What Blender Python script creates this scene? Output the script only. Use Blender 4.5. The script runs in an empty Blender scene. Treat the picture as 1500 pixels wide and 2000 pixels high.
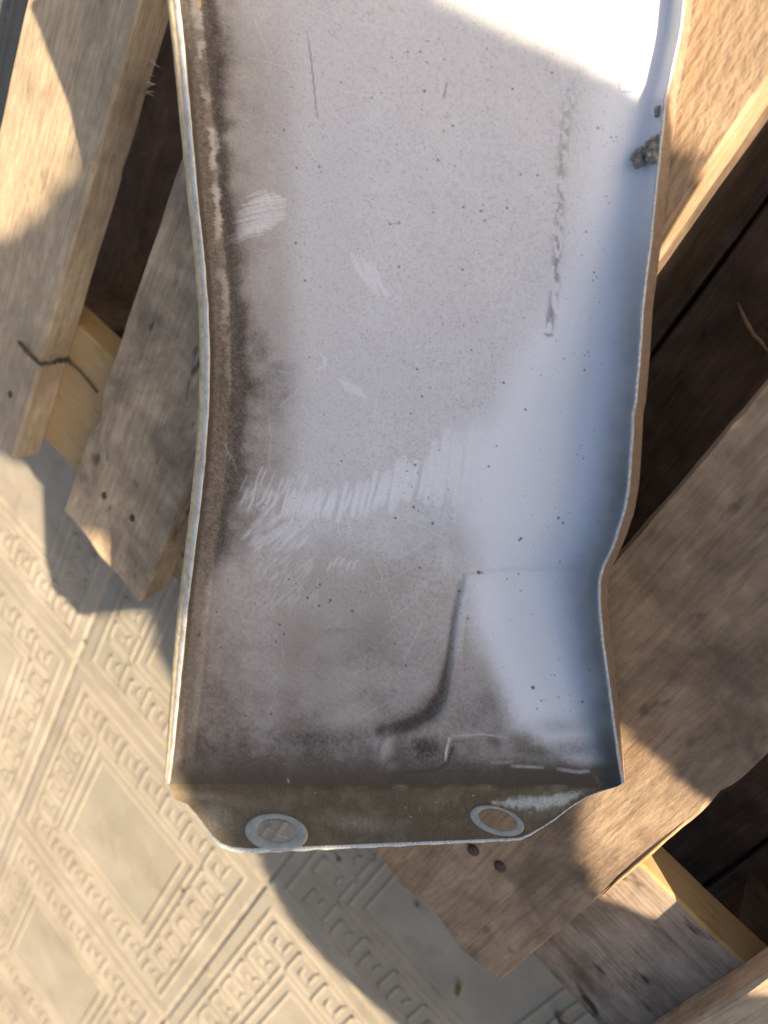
import bpy, bmesh, math, random
import numpy as np
from mathutils import Matrix, Vector

# ------------------------------------------------------------------ camera
F, CX, CY = 1503.0, 750.0, 1000.0                 # focal length and centre of the photograph (its own pixels)
v_ = np.array([-639.23 - CX, 3273.15 - CY, F]); v_ /= np.linalg.norm(v_)      # direction the pallet boards run
u_ = np.array([0.70855385, 0.63564776, -0.30643657]); u_ -= (u_ @ v_) * v_; u_ /= np.linalg.norm(u_)
n_ = np.cross(u_, v_)                              # straight down
H = 0.47                                           # camera height over the paving
ZT, ZC = 0.130, 0.108                              # top of deck boards, top of cross boards
scn = bpy.context.scene
C = scn.collection
cam = bpy.data.cameras.new('camera'); camo = bpy.data.objects.new('camera', cam); C.objects.link(camo)
ax = lambda i: Vector((u_[i], -v_[i], -n_[i]))     # camera axis i in world
R3 = Matrix((ax(0), -ax(1), -ax(2))).transposed()
camo.matrix_world = Matrix.Translation((0, 0, H)) @ R3.to_4x4()
cam.sensor_fit = 'VERTICAL'; cam.sensor_height = 24.0; cam.lens = 24.0 * F / 2000.0
cam.clip_start = 0.01; cam.clip_end = 200
cam.dof.use_dof = True; cam.dof.focus_distance = 0.375; cam.dof.aperture_fstop = 4.0
scn.camera = camo

# ------------------------------------------------------------------ light
S = np.array([1.0, 0.62, 0.56]); S /= np.linalg.norm(S)        # towards the sun
w = bpy.data.worlds.new('World'); scn.world = w; w.use_nodes = True
nt = w.node_tree
sky = nt.nodes.new('ShaderNodeTexSky'); sky.sky_type = 'NISHITA'; sky.sun_disc = False
sky.sun_elevation = math.asin(S[2]); sky.sun_rotation = math.atan2(S[0], S[1])
sky.air_density = 1.0; sky.dust_density = 4.0; sky.ozone_density = 1.0
nt.nodes['Background'].inputs[1].default_value = 0.071
nt.links.new(sky.outputs[0], nt.nodes['Background'].inputs[0])
sun = bpy.data.lights.new('sun', 'SUN'); sun.energy = 5.0; sun.angle = math.radians(0.53); sun.color = (1.0, 0.84, 0.63)
suno = bpy.data.objects.new('sun', sun); C.objects.link(suno)
suno.rotation_mode = 'QUATERNION'; suno.rotation_quaternion = Vector(S).to_track_quat('Z', 'Y')
vs = scn.view_settings; vs.view_transform = 'Standard'; vs.look = 'None'; vs.exposure = 1.5; vs.gamma = 1.0
vs.use_curve_mapping = False

# ------------------------------------------------------------------ helpers
def ray(px, py):
    """ground-ray slopes of a photograph pixel: world x and y per metre below the camera"""
    px = np.asarray(px, float); py = np.asarray(py, float)
    rx, ry = px - CX, py - CY
    d = rx * n_[0] + ry * n_[1] + F * n_[2]
    gx = (rx * u_[0] + ry * u_[1] + F * u_[2]) / d
    gy = -(rx * v_[0] + ry * v_[1] + F * v_[2]) / d
    return gx, gy
def at(px, py, z):
    gx, gy = ray(px, py); z = np.asarray(z, float)
    return np.stack([gx * (H - z), gy * (H - z), z + 0 * gx], -1)
def pt(px, py, z): return Vector(at(px, py, z))
def lerp(a, b, t): return a + (b - a) * t
def sst(a, b, x):
    t = np.clip((x - a) / (b - a), 0, 1); return t * t * (3 - 2 * t)
def vnoise(x, y, seed, octaves=1, gain=0.5):
    """smooth value noise, 0..1"""
    out = 0.0; amp = 1.0; tot = 0.0
    for o in range(octaves):
        rng = np.random.RandomState(seed + o * 17); tab = rng.rand(256, 256)
        xi = np.floor(x).astype(int); yi = np.floor(y).astype(int); fx = x - xi; fy = y - yi
        fx = fx * fx * (3 - 2 * fx); fy = fy * fy * (3 - 2 * fy)
        a = tab[xi % 256, yi % 256]; b = tab[(xi + 1) % 256, yi % 256]; c = tab[xi % 256, (yi + 1) % 256]; d = tab[(xi + 1) % 256, (yi + 1) % 256]
        out = out + amp * (a * (1 - fx) * (1 - fy) + b * fx * (1 - fy) + c * (1 - fx) * fy + d * fx * fy)
        tot += amp; amp *= gain; x = x * 2.03 + 5.1; y = y * 2.03 + 9.7
    return out / tot
def smooth(me):
    me.polygons.foreach_set('use_smooth', [True] * len(me.polygons)); me.update()
def obj(name, me, mat, parent=None):
    o = bpy.data.objects.new(name, me); C.objects.link(o)
    if mat is not None and not me.materials: me.materials.append(mat)
    if parent is not None: o.parent = parent
    return o
def tag(o, label, cat, group=None):
    o['label'] = label; o['category'] = cat
    if group: o['group'] = group
    return o
def empty(name, loc=(0, 0, 0)):
    o = bpy.data.objects.new(name, None); o.location = loc; o.empty_display_size = 0.02; C.objects.link(o); return o
def mesh(name, verts, faces):
    me = bpy.data.meshes.new(name); me.from_pydata([tuple(map(float, p)) for p in verts], [], [tuple(map(int, f)) for f in faces]); me.update(); return me
def grid_mesh(name, P, keep=None):
    """P: (rows, cols, 3). keep: (rows-1, cols-1) mask"""
    r, c = P.shape[:2]
    idx = np.arange(r * c).reshape(r, c)
    q = np.stack([idx[:-1, :-1], idx[1:, :-1], idx[1:, 1:], idx[:-1, 1:]], -1)
    q = q[keep] if keep is not None else q.reshape(-1, 4)
    me = bpy.data.meshes.new(name); n = len(q)
    me.vertices.add(r * c); me.vertices.foreach_set('co', P.reshape(-1).astype(np.float32))
    me.loops.add(n * 4); me.loops.foreach_set('vertex_index', q.reshape(-1).astype(np.int32))
    me.polygons.add(n); me.polygons.foreach_set('loop_start', (np.arange(n) * 4).astype(np.int32))
    me.update(calc_edges=True); me.validate()
    return me
def tube(name, path, rad, seg=7):
    """rounded tube along points, radius number or list"""
    path = [Vector(p) for p in path]; n = len(path); V = []; Fc = []
    for i, p in enumerate(path):
        t = (path[min(i + 1, n - 1)] - path[max(i - 1, 0)]).normalized()
        a = t.cross(Vector((0.13, 0.3, 0.94))).normalized(); b = t.cross(a)
        r = rad[i] if hasattr(rad, '__len__') else rad
        for k in range(seg):
            th = 2 * math.pi * k / seg; V.append(p + a * r * math.cos(th) + b * r * math.sin(th))
    for i in range(n - 1):
        for k in range(seg):
            Fc.append((i * seg + k, i * seg + (k + 1) % seg, (i + 1) * seg + (k + 1) % seg, (i + 1) * seg + k))
    Fc.append(tuple(range(seg - 1, -1, -1))); Fc.append(tuple(range((n - 1) * seg, n * seg)))
    me = mesh(name, V, Fc); smooth(me); return me

# ------------------------------------------------------------------ materials
def newmat(name):
    m = bpy.data.materials.new(name); m.use_nodes = True
    return m, m.node_tree, m.node_tree.nodes['Principled BSDF']
def N(nt, kind, **kw):
    n = nt.nodes.new(kind)
    for k, v in kw.items(): setattr(n, k, v)
    return n
def ramp(nt, src, stops):
    r = nt.nodes.new('ShaderNodeValToRGB'); nt.links.new(src, r.inputs[0])
    e = r.color_ramp.elements
    while len(e) < len(stops): e.new(0.5)
    for k, (p, c) in enumerate(stops):
        e[k].position = p; e[k].color = (*c, 1) if len(c) == 3 else c
    return r.outputs[0]
def mix(nt, a, b, fac, mode='MIX'):
    m = N(nt, 'ShaderNodeMix', data_type='RGBA', blend_type=mode)
    for s, i in ((fac, 0), (a, 6), (b, 7)):
        if isinstance(s, (int, float)): m.inputs[i].default_value = s
        elif isinstance(s, tuple): m.inputs[i].default_value = (*s, 1)
        else: nt.links.new(s, m.inputs[i])
    return m.outputs[2]
def noise(nt, vec, scale, detail=4, rough=0.55, dist=0.0):
    n = N(nt, 'ShaderNodeTexNoise'); n.inputs['Scale'].default_value = scale; n.inputs['Detail'].default_value = detail
    n.inputs['Roughness'].default_value = rough; n.inputs['Distortion'].default_value = dist
    nt.links.new(vec, n.inputs['Vector']); return n.outputs[0]
def mapped(nt, scale, loc=None):
    tc = N(nt, 'ShaderNodeTexCoord'); mp = N(nt, 'ShaderNodeMapping'); mp.inputs['Scale'].default_value = scale
    nt.links.new(tc.outputs['Object'], mp.inputs['Vector'])
    if loc is not None: nt.links.new(loc, mp.inputs['Location'])
    return mp.outputs[0]
def bump(nt, bsdf, h, strength, dist):
    b = N(nt, 'ShaderNodeBump'); b.inputs['Strength'].default_value = strength; b.inputs['Distance'].default_value = dist
    nt.links.new(h, b.inputs['Height']); nt.links.new(b.outputs[0], bsdf.inputs['Normal'])
def math_(nt, op, a, b=None):
    m = N(nt, 'ShaderNodeMath', operation=op)
    for i, s in enumerate((a, b)):
        if s is None: continue
        if isinstance(s, (int, float)): m.inputs[i].default_value = s
        else: nt.links.new(s, m.inputs[i])
    return m.outputs[0]

def wood(name, light, dark, stain, stain_amt, along='y', fuzz=0.5, grain=1.0, spots=0.5, thr=0.66):
    m, nt, b = newmat(name)
    oi = N(nt, 'ShaderNodeObjectInfo')
    cx = N(nt, 'ShaderNodeCombineXYZ')
    for k, mul in enumerate((7.3, 3.1, 5.7)): nt.links.new(math_(nt, 'MULTIPLY', oi.outputs['Random'], mul), cx.inputs[k])
    sc = (1, 0.2, 1) if along == 'y' else (0.2, 1, 1)
    g = mapped(nt, sc, cx.outputs[0])
    iso = mapped(nt, (1, 1, 1), cx.outputs[0])
    n1 = noise(nt, g, 70 * grain, 5, 0.62, 0.9)
    n2 = noise(nt, g, 330 * grain, 3, 0.6)
    n3 = noise(nt, iso, 45, 5, 0.65, 0.3)
    n13 = math_(nt, 'ADD', math_(nt, 'MULTIPLY', n1, 0.42), math_(nt, 'MULTIPLY', n3, 0.58))
    col = ramp(nt, n13, [(0.36, dark), (0.5, tuple(lerp(np.array(dark), np.array(light), 0.6))), (0.64, light)])
    col = mix(nt, col, ramp(nt, n2, [(0.35, (0.78, 0.76, 0.74)), (0.65, (1.10, 1.09, 1.08))]), 0.6, 'MULTIPLY')
    n4 = noise(nt, mapped(nt, (1, 0.035, 1) if along == 'y' else (0.035, 1, 1), cx.outputs[0]), 520, 4, 0.65, 0.2)
    col = mix(nt, col, ramp(nt, n4, [(0.36, (0.66, 0.63, 0.60)), (0.52, (1.0, 1.0, 1.0)), (0.7, (1.10, 1.10, 1.10))]), 0.6, 'MULTIPLY')
    big = noise(nt, iso, 16, 6, 0.66, 0.4)
    col = mix(nt, col, stain, math_(nt, 'MULTIPLY', ramp(nt, big, [(0.44, (0, 0, 0)), (0.66, (1, 1, 1))]), stain_amt))
    sp = noise(nt, mapped(nt, (1, 0.45, 1) if along == 'y' else (0.45, 1, 1), cx.outputs[0]), 95, 2, 0.5)
    col = mix(nt, col, (0.035, 0.028, 0.022), math_(nt, 'MULTIPLY', ramp(nt, sp, [(thr, (0, 0, 0)), (thr + 0.09, (1, 1, 1))]), spots))
    nt.links.new(col, b.inputs['Base Color'])
    b.inputs['Roughness'].default_value = 0.85; b.inputs['Specular IOR Level'].default_value = 0.2
    fz = noise(nt, mapped(nt, (1, 0.35, 1) if along == 'y' else (0.35, 1, 1), cx.outputs[0]), 420, 3, 0.6)
    h = math_(nt, 'ADD', math_(nt, 'MULTIPLY', n2, 0.7), math_(nt, 'MULTIPLY', fz, fuzz))
    bump(nt, b, h, 0.55, 0.0012)
    return m
W_old = wood('weathered_wood', (0.45, 0.32, 0.205), (0.28, 0.19, 0.115), (0.15, 0.104, 0.07), 0.85, spots=0.55, thr=0.655)
W_pale = wood('pale_board_wood', (0.58, 0.45, 0.295), (0.41, 0.305, 0.195), (0.20, 0.16, 0.12), 0.45, spots=0.35)
W_rough = wood('rough_sawn_wood', (0.45, 0.315, 0.195), (0.28, 0.18, 0.105), (0.30, 0.22, 0.15), 0.35, fuzz=1.6, spots=0.15)
W_grey = wood('grey_dirty_wood', (0.66, 0.48, 0.30), (0.46, 0.325, 0.20), (0.15, 0.112, 0.077), 0.8, spots=0.7, thr=0.65)
W_cross = wood('cross_board_wood', (0.46, 0.36, 0.265), (0.29, 0.215, 0.155), (0.085, 0.06, 0.04), 0.8, along='x', spots=0.9, thr=0.60)
nt = W_cross.node_tree; b = nt.nodes['Principled BSDF']; src = b.inputs['Base Color'].links[0].from_socket
geo = N(nt, 'ShaderNodeNewGeometry'); sx = N(nt, 'ShaderNodeSeparateXYZ'); nt.links.new(geo.outputs['Position'], sx.inputs[0])
sn = N(nt, 'ShaderNodeSeparateXYZ'); nt.links.new(geo.outputs['Normal'], sn.inputs[0])
def mr(nt, s_, a, c):
    q = N(nt, 'ShaderNodeMapRange'); q.inputs[1].default_value = a; q.inputs[2].default_value = c; nt.links.new(s_, q.inputs[0]); return q.outputs[0]
fresh = math_(nt, 'MAXIMUM', mr(nt, sx.outputs[0], -0.20, -0.33), mr(nt, sn.outputs[1], 0.3, 0.7))     # cleaner yellow wood on the left part and on the sawn edge
nt.links.new(mix(nt, src, mix(nt, src, (0.50, 0.315, 0.12), 0.7), fresh), b.inputs['Base Color'])
W_new = wood('fresh_yellow_wood', (0.62, 0.42, 0.18), (0.46, 0.28, 0.10), (0.30, 0.19, 0.08), 0.3, along='x', spots=0.1)
W_dark = wood('shade_dark_wood', (0.20, 0.14, 0.095), (0.10, 0.068, 0.046), (0.045, 0.034, 0.025), 0.6, spots=0.6)  # wood colour darkened to carry the shade under the deck

m, nt, b = newmat('paving_concrete')
oi = N(nt, 'ShaderNodeObjectInfo'); geo = N(nt, 'ShaderNodeNewGeometry')
n1 = noise(nt, geo.outputs['Position'], 14, 6, 0.6); n2 = noise(nt, geo.outputs['Position'], 700, 3, 0.6)
col = ramp(nt, n1, [(0.3, (0.255, 0.218, 0.165)), (0.5, (0.345, 0.292, 0.222)), (0.72, (0.41, 0.355, 0.278))])
col = mix(nt, col, ramp(nt, n2, [(0.3, (0.78, 0.78, 0.78)), (0.7, (1.12, 1.12, 1.12))]), 1.0, 'MULTIPLY')
sx = N(nt, 'ShaderNodeSeparateXYZ'); nt.links.new(geo.outputs['Position'], sx.inputs[0])
lowz = N(nt, 'ShaderNodeMapRange'); lowz.inputs[1].default_value = 0.0012; lowz.inputs[2].default_value = -0.0006
nt.links.new(sx.outputs[2], lowz.inputs[0])
gr = noise(nt, geo.outputs['Position'], 9, 4, 0.6)
st = noise(nt, geo.outputs['Position'], 32, 6, 0.7, 0.5)
col = mix(nt, col, (0.20, 0.165, 0.115), ramp(nt, st, [(0.52, (0, 0, 0)), (0.72, (0.7,) * 3)]))
sp_ = noise(nt, geo.outputs['Position'], 260, 2, 0.5)
col = mix(nt, col, (0.10, 0.085, 0.065), ramp(nt, sp_, [(0.72, (0, 0, 0)), (0.78, (0.6,) * 3)]))
col = mix(nt, col, (0.27, 0.245, 0.19), math_(nt, 'MULTIPLY', lowz.outputs[0], ramp(nt, gr, [(0.35, (0.15,) * 3), (0.65, (0.8,) * 3)])))
tv = N(nt, 'ShaderNodeMapRange'); tv.inputs[3].default_value = 0.88; tv.inputs[4].default_value = 1.10; nt.links.new(oi.outputs['Random'], tv.inputs[0])
cb_ = N(nt, 'ShaderNodeCombineColor')
for k in range(3): nt.links.new(tv.outputs[0], cb_.inputs[k])
col = mix(nt, col, cb_.outputs[0], 1.0, 'MULTIPLY')
nt.links.new(col, b.inputs['Base Color']); b.inputs['Roughness'].default_value = 0.9; b.inputs['Specular IOR Level'].default_value = 0.25
bump(nt, b, n2, 0.35, 0.0008); M_pave = m
m, nt, b = newmat('joint_sand'); geo = N(nt, 'ShaderNodeNewGeometry')
nt.links.new(ramp(nt, noise(nt, geo.outputs['Position'], 60, 5, 0.6), [(0.3, (0.24, 0.205, 0.155)), (0.7, (0.40, 0.345, 0.265))]), b.inputs['Base Color'])
b.inputs['Roughness'].default_value = 0.95; M_sand = m
def plain(name, col, rough=0.6, metal=0.0, var=0.25, scale=200, spec=0.4):
    m, nt, b = newmat(name); geo = N(nt, 'ShaderNodeNewGeometry'); c = np.array(col)
    nt.links.new(ramp(nt, noise(nt, geo.outputs['Position'], scale, 4, 0.6), [(0.3, tuple(c * (1 - var))), (0.7, tuple(c * (1 + var)))]), b.inputs['Base Color'])
    b.inputs['Roughness'].default_value = rough; b.inputs['Metallic'].default_value = metal; b.inputs['Specular IOR Level'].default_value = spec
    return m
M_nail = plain('rusty_nail', (0.075, 0.05, 0.038), 0.8, 0.0, 0.5, 600)
M_cord = plain('dark_cord', (0.085, 0.062, 0.042), 0.8)
M_bark = plain('dry_stalk', (0.30, 0.22, 0.12), 0.85)
M_fibre = plain('wood_fibre', (0.45, 0.33, 0.20), 0.85)
M_stone = plain('small_stone', (0.10, 0.09, 0.085), 0.8)
M_yleaf = plain('yellow_leaf', (0.65, 0.47, 0.08), 0.7)
M_bleaf = plain('brown_leaf', (0.20, 0.15, 0.06), 0.8)
M_mud = plain('dry_mud', (0.27, 0.24, 0.20), 0.95, 0, 0.5, 900, 0.1)
M_cloth = plain('dark_clothing', (0.025, 0.025, 0.03), 0.95)

# ------------------------------------------------------------------ the paving
g0 = np.array(ray(150, 1290)) * H; PITCH = 0.3115            # a joint crossing seen beside the left board
sub = 6.0
me = mesh('ground', [(-sub, -sub, -0.0022), (sub, -sub, -0.0022), (sub, sub, -0.0022), (-sub, sub, -0.0022)], [(0, 1, 2, 3)])
ground = obj('ground', me, M_sand); ground['kind'] = 'structure'
pav = empty('pavement', (g0[0], g0[1], 0)); pav['kind'] = 'structure'
TV, TF = [], []
def tbox(x0, x1, y0, y1, z0, z1, ch):
    k = len(TV)
    for (a, b_, z) in ((0, 0, z0), (ch, ch, z1)):
        for (x, y) in ((x0 + a, y0 + b_), (x1 - a, y0 + b_), (x1 - a, y1 - b_), (x0 + a, y1 - b_)): TV.append((x, y, z))
    TF.extend([(k + 4, k + 5, k + 6, k + 7)] + [(k + i, k + (i + 1) % 4, k + 4 + (i + 1) % 4, k + 4 + i) for i in range(4)])
h = PITCH / 2
tbox(-h + 0.0022, h - 0.0022, -h + 0.0022, h - 0.0022, -0.006, 0.0, 0.0014)
def ridge(x0, y0, x1, y1, wd, z=0.0011):
    tbox(min(x0, x1) - wd / 2, max(x0, x1) + wd / 2, min(y0, y1) - wd / 2, max(y0, y1) + wd / 2, -0.0003, z, 0.0009)
def ring(r, wd, z=0.0011):
    ridge(-r, -r, r, -r, wd, z); ridge(-r, r, r, r, wd, z); ridge(-r, -r + wd, -r, r - wd, wd, z); ridge(r, -r + wd, r, r - wd, wd, z)
ring(0.437 * PITCH, 0.0046); ring(0.272 * PITCH, 0.0040); ring(0.232 * PITCH, 0.0036)
kw = 0.107 * PITCH; r0 = 0.302 * PITCH; kn = 7; L0 = -0.408 * PITCH; UL = 0.816 * PITCH / kn
key = [(0.05, 0, 0.05, 1), (0.05, 1, 0.72, 1), (0.72, 1, 0.72, 0.34), (0.72, 0.34, 0.38, 0.34), (0.38, 0.34, 0.38, 0.62), (0.05, 0, 0.90, 0)]
for side in range(4):
    for k in range(kn):
        if side in (1, 3) and k in (0, kn - 1): continue
        for (a, c, a2, c2) in key:
            X0, X1 = L0 + (k + a) * UL, L0 + (k + a2) * UL; Y0, Y1 = r0 + c * kw, r0 + c2 * kw
            q = [(X0, Y0, X1, Y1), (-Y0, X0, -Y1, X1), (-X0, -Y0, -X1, -Y1), (Y0, -X0, Y1, -X1)][side]
            ridge(*q, 0.0040, 0.0010)
tile_me = mesh('paving_tile', TV, TF)
rng = random.Random(4)
for i in range(-4, 5):
    for j in range(-4, 4):
        t = obj('paving_tile', tile_me, M_pave, pav)
        t.location = ((i + 0.5) * PITCH, (j + 0.5) * PITCH, rng.uniform(-0.0008, 0.0004))
        t.rotation_euler = (rng.uniform(-.002, .002), rng.uniform(-.002, .002), rng.choice((0, math.pi)) + rng.uniform(-.004, .004))

# ------------------------------------------------------------------ the pallet
pallet = empty('wooden_pallet', (0, 0, 0))
tag(pallet, 'weathered wooden pallet of spaced brown boards under the metal panel', 'pallet')
def board(name, x0, x1, y0, y1, z0, z1, mat, seed, parent=pallet, along='y', rough=0.0012, end0=0.004, end1=0.004, n=150, ch=0.0011, chips=()):
    """a sawn board with uneven edges; chips: (y, side(+1 right,-1 left), depth, length)"""
    rg = np.random.RandomState(seed); ys = np.linspace(y0, y1, n)
    lo = (vnoise(ys * 22, ys * 0 + 1.3, seed, 4, .6) - .5) * rough * 1.5; hi = (vnoise(ys * 22, ys * 0 + 7.7, seed + 3, 4, .6) - .5) * rough * 1.5
    tz = (vnoise(ys * 14, ys * 0 + 4.4, seed + 5, 2) - .5) * rough * 1.2
    c1 = ch * (0.6 + 1.6 * vnoise(ys * 40, ys * 0 + 2.2, seed + 6, 2)); c2 = ch * (0.6 + 1.6 * vnoise(ys * 40, ys * 0 + 8.2, seed + 7, 2))
    for (cy, sd, dp, ln) in chips:
        bp = np.exp(-((ys - cy) / ln) ** 2) * dp
        if sd > 0: c2 = c2 + bp; hi = hi - bp * 0.6
        else: c1 = c1 + bp; lo = lo + bp * 0.6
    V = []
    K = 5
    for i, y in enumerate(ys):
        xa, xb, zt = x0 + lo[i], x1 + hi[i], z1 + tz[i]
        sec = [(xa, z0), (xa, zt - c1[i])] + [(lerp(xa + c1[i], xb - c2[i], k / (K - 1)), zt) for k in range(K)] + [(xb, zt - c2[i]), (xb, z0)]
        for k, (x, z) in enumerate(sec):
            yy = y
            if i == 0: yy += (vnoise(np.array(x * 60), np.array(z * 30.0), seed + 11, 2) - .5) * 2 * end0 
            if i == n - 1: yy += (vnoise(np.array(x * 60), np.array(z * 30.0), seed + 12, 2) - .5) * 2 * end1
            V.append((x, float(yy), z))
    M_ = len(V) // n; Fc = []
    for i in range(n - 1):
        for k in range(M_):
            k2 = (k + 1) % M_; Fc.append((i * M_ + k, i * M_ + k2, (i + 1) * M_ + k2, (i + 1) * M_ + k))
    Fc.append(tuple(range(M_ - 1, -1, -1))); Fc.append(tuple(range((n - 1) * M_, n * M_)))
    if along == 'x': V = [(b_, a_, z) for (a_, b_, z) in V]; Fc = [f[::-1] for f in Fc]
    me = mesh(name, V, [f[::-1] for f in Fc])
    return obj(name, me, mat, parent)
D = H - ZT
YE, YT = -1.152 * D, 0.62
b1 = board('deck_board', -1.504 * D, -1.216 * D, YE - 0.004, YT, ZC, ZT, W_pale, 11, rough=0.0011, chips=((-0.155, 1, 0.0022, 0.005), (-0.112, 1, 0.0014, 0.005)), end0=0.006)
b2 = board('deck_board', -1.022 * D, -0.738 * D, YE, YT, ZC, ZT, W_grey, 23, rough=0.0014, end0=0.012, chips=((-0.30, -1, 0.004, 0.012),))
b3 = board('deck_board', -0.543 * D, -0.2575 * D, YE, YT, ZC, ZT, W_rough, 37, rough=0.0007)
b4 = board('deck_board', -0.0575 * D, 0.245 * D, YE + 0.004, YT, ZC, ZT, W_old, 41, rough=0.0016, end0=0.008, chips=((-0.198, 1, 0.0018, 0.006), (-0.15, 1, 0.002, 0.03), (-0.055, -1, 0.0008, 0.006)))
b5 = board('deck_board', 0.447 * D, 0.72 * D, YE, YT, ZC, ZT, W_grey, 57)
b6 = board('deck_board', -1.99 * D, -1.70 * D, YE, YT, ZC, ZT, W_old, 59)
for bd, lab in ((b1, 'pale board at far left, partly in sun'), (b2, 'grey stained board left of the panel'), (b3, 'rough sawn board right of the panel top'), (b4, 'wide brown board under the panel corner')): bd['label'] = lab
DC = H - ZC
cb = board('cross_board', -1.045 * DC, -0.757 * DC, -1.95 * D, 0.72 * D, 0.083, ZC - 0.0006, W_cross, 71, along='x', rough=0.0010)
cb2 = board('cross_board', 0.20, 0.30, -1.95 * D, 0.72 * D, 0.083, ZC - 0.0006, W_cross, 73, along='x')
# blocks and runners under the deck; some runners added to darken the gaps
for (x0, x1, y0, y1, m_, sd) in ((-0.190, -0.0885, -0.235, 0.19, W_dark, 81), (-0.190, -0.0885, -0.375, -0.262, W_dark, 83), (0.0, 0.082, -0.375, -0.285, W_dark, 85),
                                (-0.50, -0.42, -0.375, -0.285, W_dark, 86), (0.15, 0.235, -0.375, -0.285, W_dark, 87)):
    top = 0.1074 if y0 > -0.25 and y1 > 0 else 0.0826
    board('block', x0, x1, y0, y1, 0.0226, top, m_, sd, n=24)
for (x0, x1, sd) in ((-0.195, -0.083, 91), (-0.0805, 0.086, 93), (-0.525, -0.415, 95), (0.0885, 0.142, 96), (0.145, 0.24, 97), (-0.412, -0.325, 98)):
    board('runner_fill_board', x0, x1, -0.385, YT, 0.0005, 0.022, W_dark, sd)
# nail heads
def dome(name, r, hgt, seg=12):
    V = []; Fc = []
    for k, (rr, z) in enumerate(((1, 0), (0.95, 0.6), (0.6, 0.95))):
        for i in range(seg): th = 2 * math.pi * i / seg; V.append((r * rr * math.cos(th), r * rr * math.sin(th), hgt * z))
    V.append((0, 0, hgt))
    for k in range(2):
        for i in range(seg): Fc.append((k * seg + i, k * seg + (i + 1) % seg, (k + 1) * seg + (i + 1) % seg, (k + 1) * seg + i))
    for i in range(seg): Fc.append((2 * seg + i, 2 * seg + (i + 1) % seg, 3 * seg))
    me = mesh(name, V, Fc); smooth(me); return me
nail_me = dome('nail_head', 0.0028, 0.0016)
for (px, py, bd) in ((925, 1660, b4), (977, 1692, b4), (203, 968, b2), (258, 1012, b2), (20, 770, b1)):
    o = obj('nail_head', nail_me, M_nail, bd); p = pt(px, py, ZT); o.location = (p.x, p.y, ZT - 0.0002); o.scale = (1.3, 1.2, 1.2) if bd is b4 else (.9, 1.1, .5)
# torn fibres on the right edge of the leftmost board, and the peeled edge of the wide board
rg = random.Random(3)
for k in range(9):
    y = rg.uniform(150, 190) if k < 6 else rg.uniform(105, 130)
    px = 290 + rg.uniform(-4, 4) - (y - 150) * 0.12; p = pt(px, y, ZT - 0.008); q = pt(px + rg.uniform(4, 22), y + rg.uniform(-8, 14), ZT - 0.008 + rg.uniform(-.002, .004))
    mid = (p + q) / 2 + Vector((0, 0, rg.uniform(.0, .003)))
    obj('splinter', tube('splinter', [p, mid, q], [0.0006, 0.0004, 0.00012], 5), M_fibre, b1)
pe = [(1375, 1578), (1335, 1614), (1275, 1668), (1215, 1719), (1180, 1752)]
P0 = [pt(x, y, ZT - 0.0007) + Vector((-0.0012, 0, 0)) for x, y in pe]
obj('splinter', tube('splinter', P0, [0.0004, 0.0009, 0.0012, 0.0010, 0.0003], 6), plain('orange_split_wood', (0.52, 0.27, 0.12), 0.8), b4)

# ------------------------------------------------------------------ the metal panel
panel = empty('metal_panel', (0, -0.2, 0.14)); PO = np.array([0, -0.2, 0.14])
tag(panel, 'dirty pale grey pressed metal panel with raised side walls and a drilled end tab', 'metal panel')
LX = np.array([(-420, 290), (-200, 318), (0, 350), (100, 361), (200, 370), (300, 379), (400, 388), (500, 399), (600, 407), (700, 410), (800, 408), (900, 401), (1000, 390), (1100, 378), (1200, 366), (1300, 356), (1400, 346), (1480, 338), (1530, 331)], float)
RX = np.array([(-420, 1385), (-200, 1358), (0, 1332), (60, 1326), (140, 1309), (170, 1303), (185, 1297), (250, 1291), (350, 1280), (450, 1270), (520, 1262), (600, 1252), (700, 1246), (790, 1238), (800, 1234), (880, 1230), (950, 1225), (1000, 1216), (1050, 1200), (1085, 1186), (1110, 1174), (1130, 1168), (1160, 1167), (1200, 1169), (1250, 1174), (1300, 1181), (1350, 1188), (1400, 1194), (1450, 1201), (1500, 1209), (1530, 1214)], float)
xl = lambda y: np.interp(y, LX[:, 0], LX[:, 1])
def xr(y):
    yy = np.asarray(y, float); return (np.interp(yy - 9, RX[:, 0], RX[:, 1]) + np.interp(yy, RX[:, 0], RX[:, 1]) + np.interp(yy + 9, RX[:, 0], RX[:, 1])) / 3
def wallw(y): return np.interp(y, [-400, 0, 150, 400, 700, 900, 1050, 1110, 1200, 1350, 1450, 1530], [42, 42, 52, 92, 118, 128, 112, 100, 104, 88, 66, 52])
def wallh(y): return np.interp(y, [-400, 150, 300, 500, 800, 1100, 1300, 1530], [0.006, 0.007, 0.011, 0.020, 0.030, 0.032, 0.030, 0.024])
def poly_sd(X, Y, poly):
    """signed distance in pixels, positive inside"""
    P_ = np.array(poly, float); d2 = np.full(X.shape, 1e12); ins = np.zeros(X.shape, bool)
    for k in range(len(P_)):
        (x0, y0), (x1, y1) = P_[k], P_[(k + 1) % len(P_)]
        dx, dy = x1 - x0, y1 - y0; t = np.clip(((X - x0) * dx + (Y - y0) * dy) / (dx * dx + dy * dy + 1e-9), 0, 1)
        d2 = np.minimum(d2, (X - x0 - t * dx) ** 2 + (Y - y0 - t * dy) ** 2)
        c = ((y0 > Y) != (y1 > Y)) & (X < (x1 - x0) * (Y - y0) / (y1 - y0 + 1e-12) + x0); ins ^= c
    return np.where(ins, 1, -1) * np.sqrt(d2)
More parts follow.
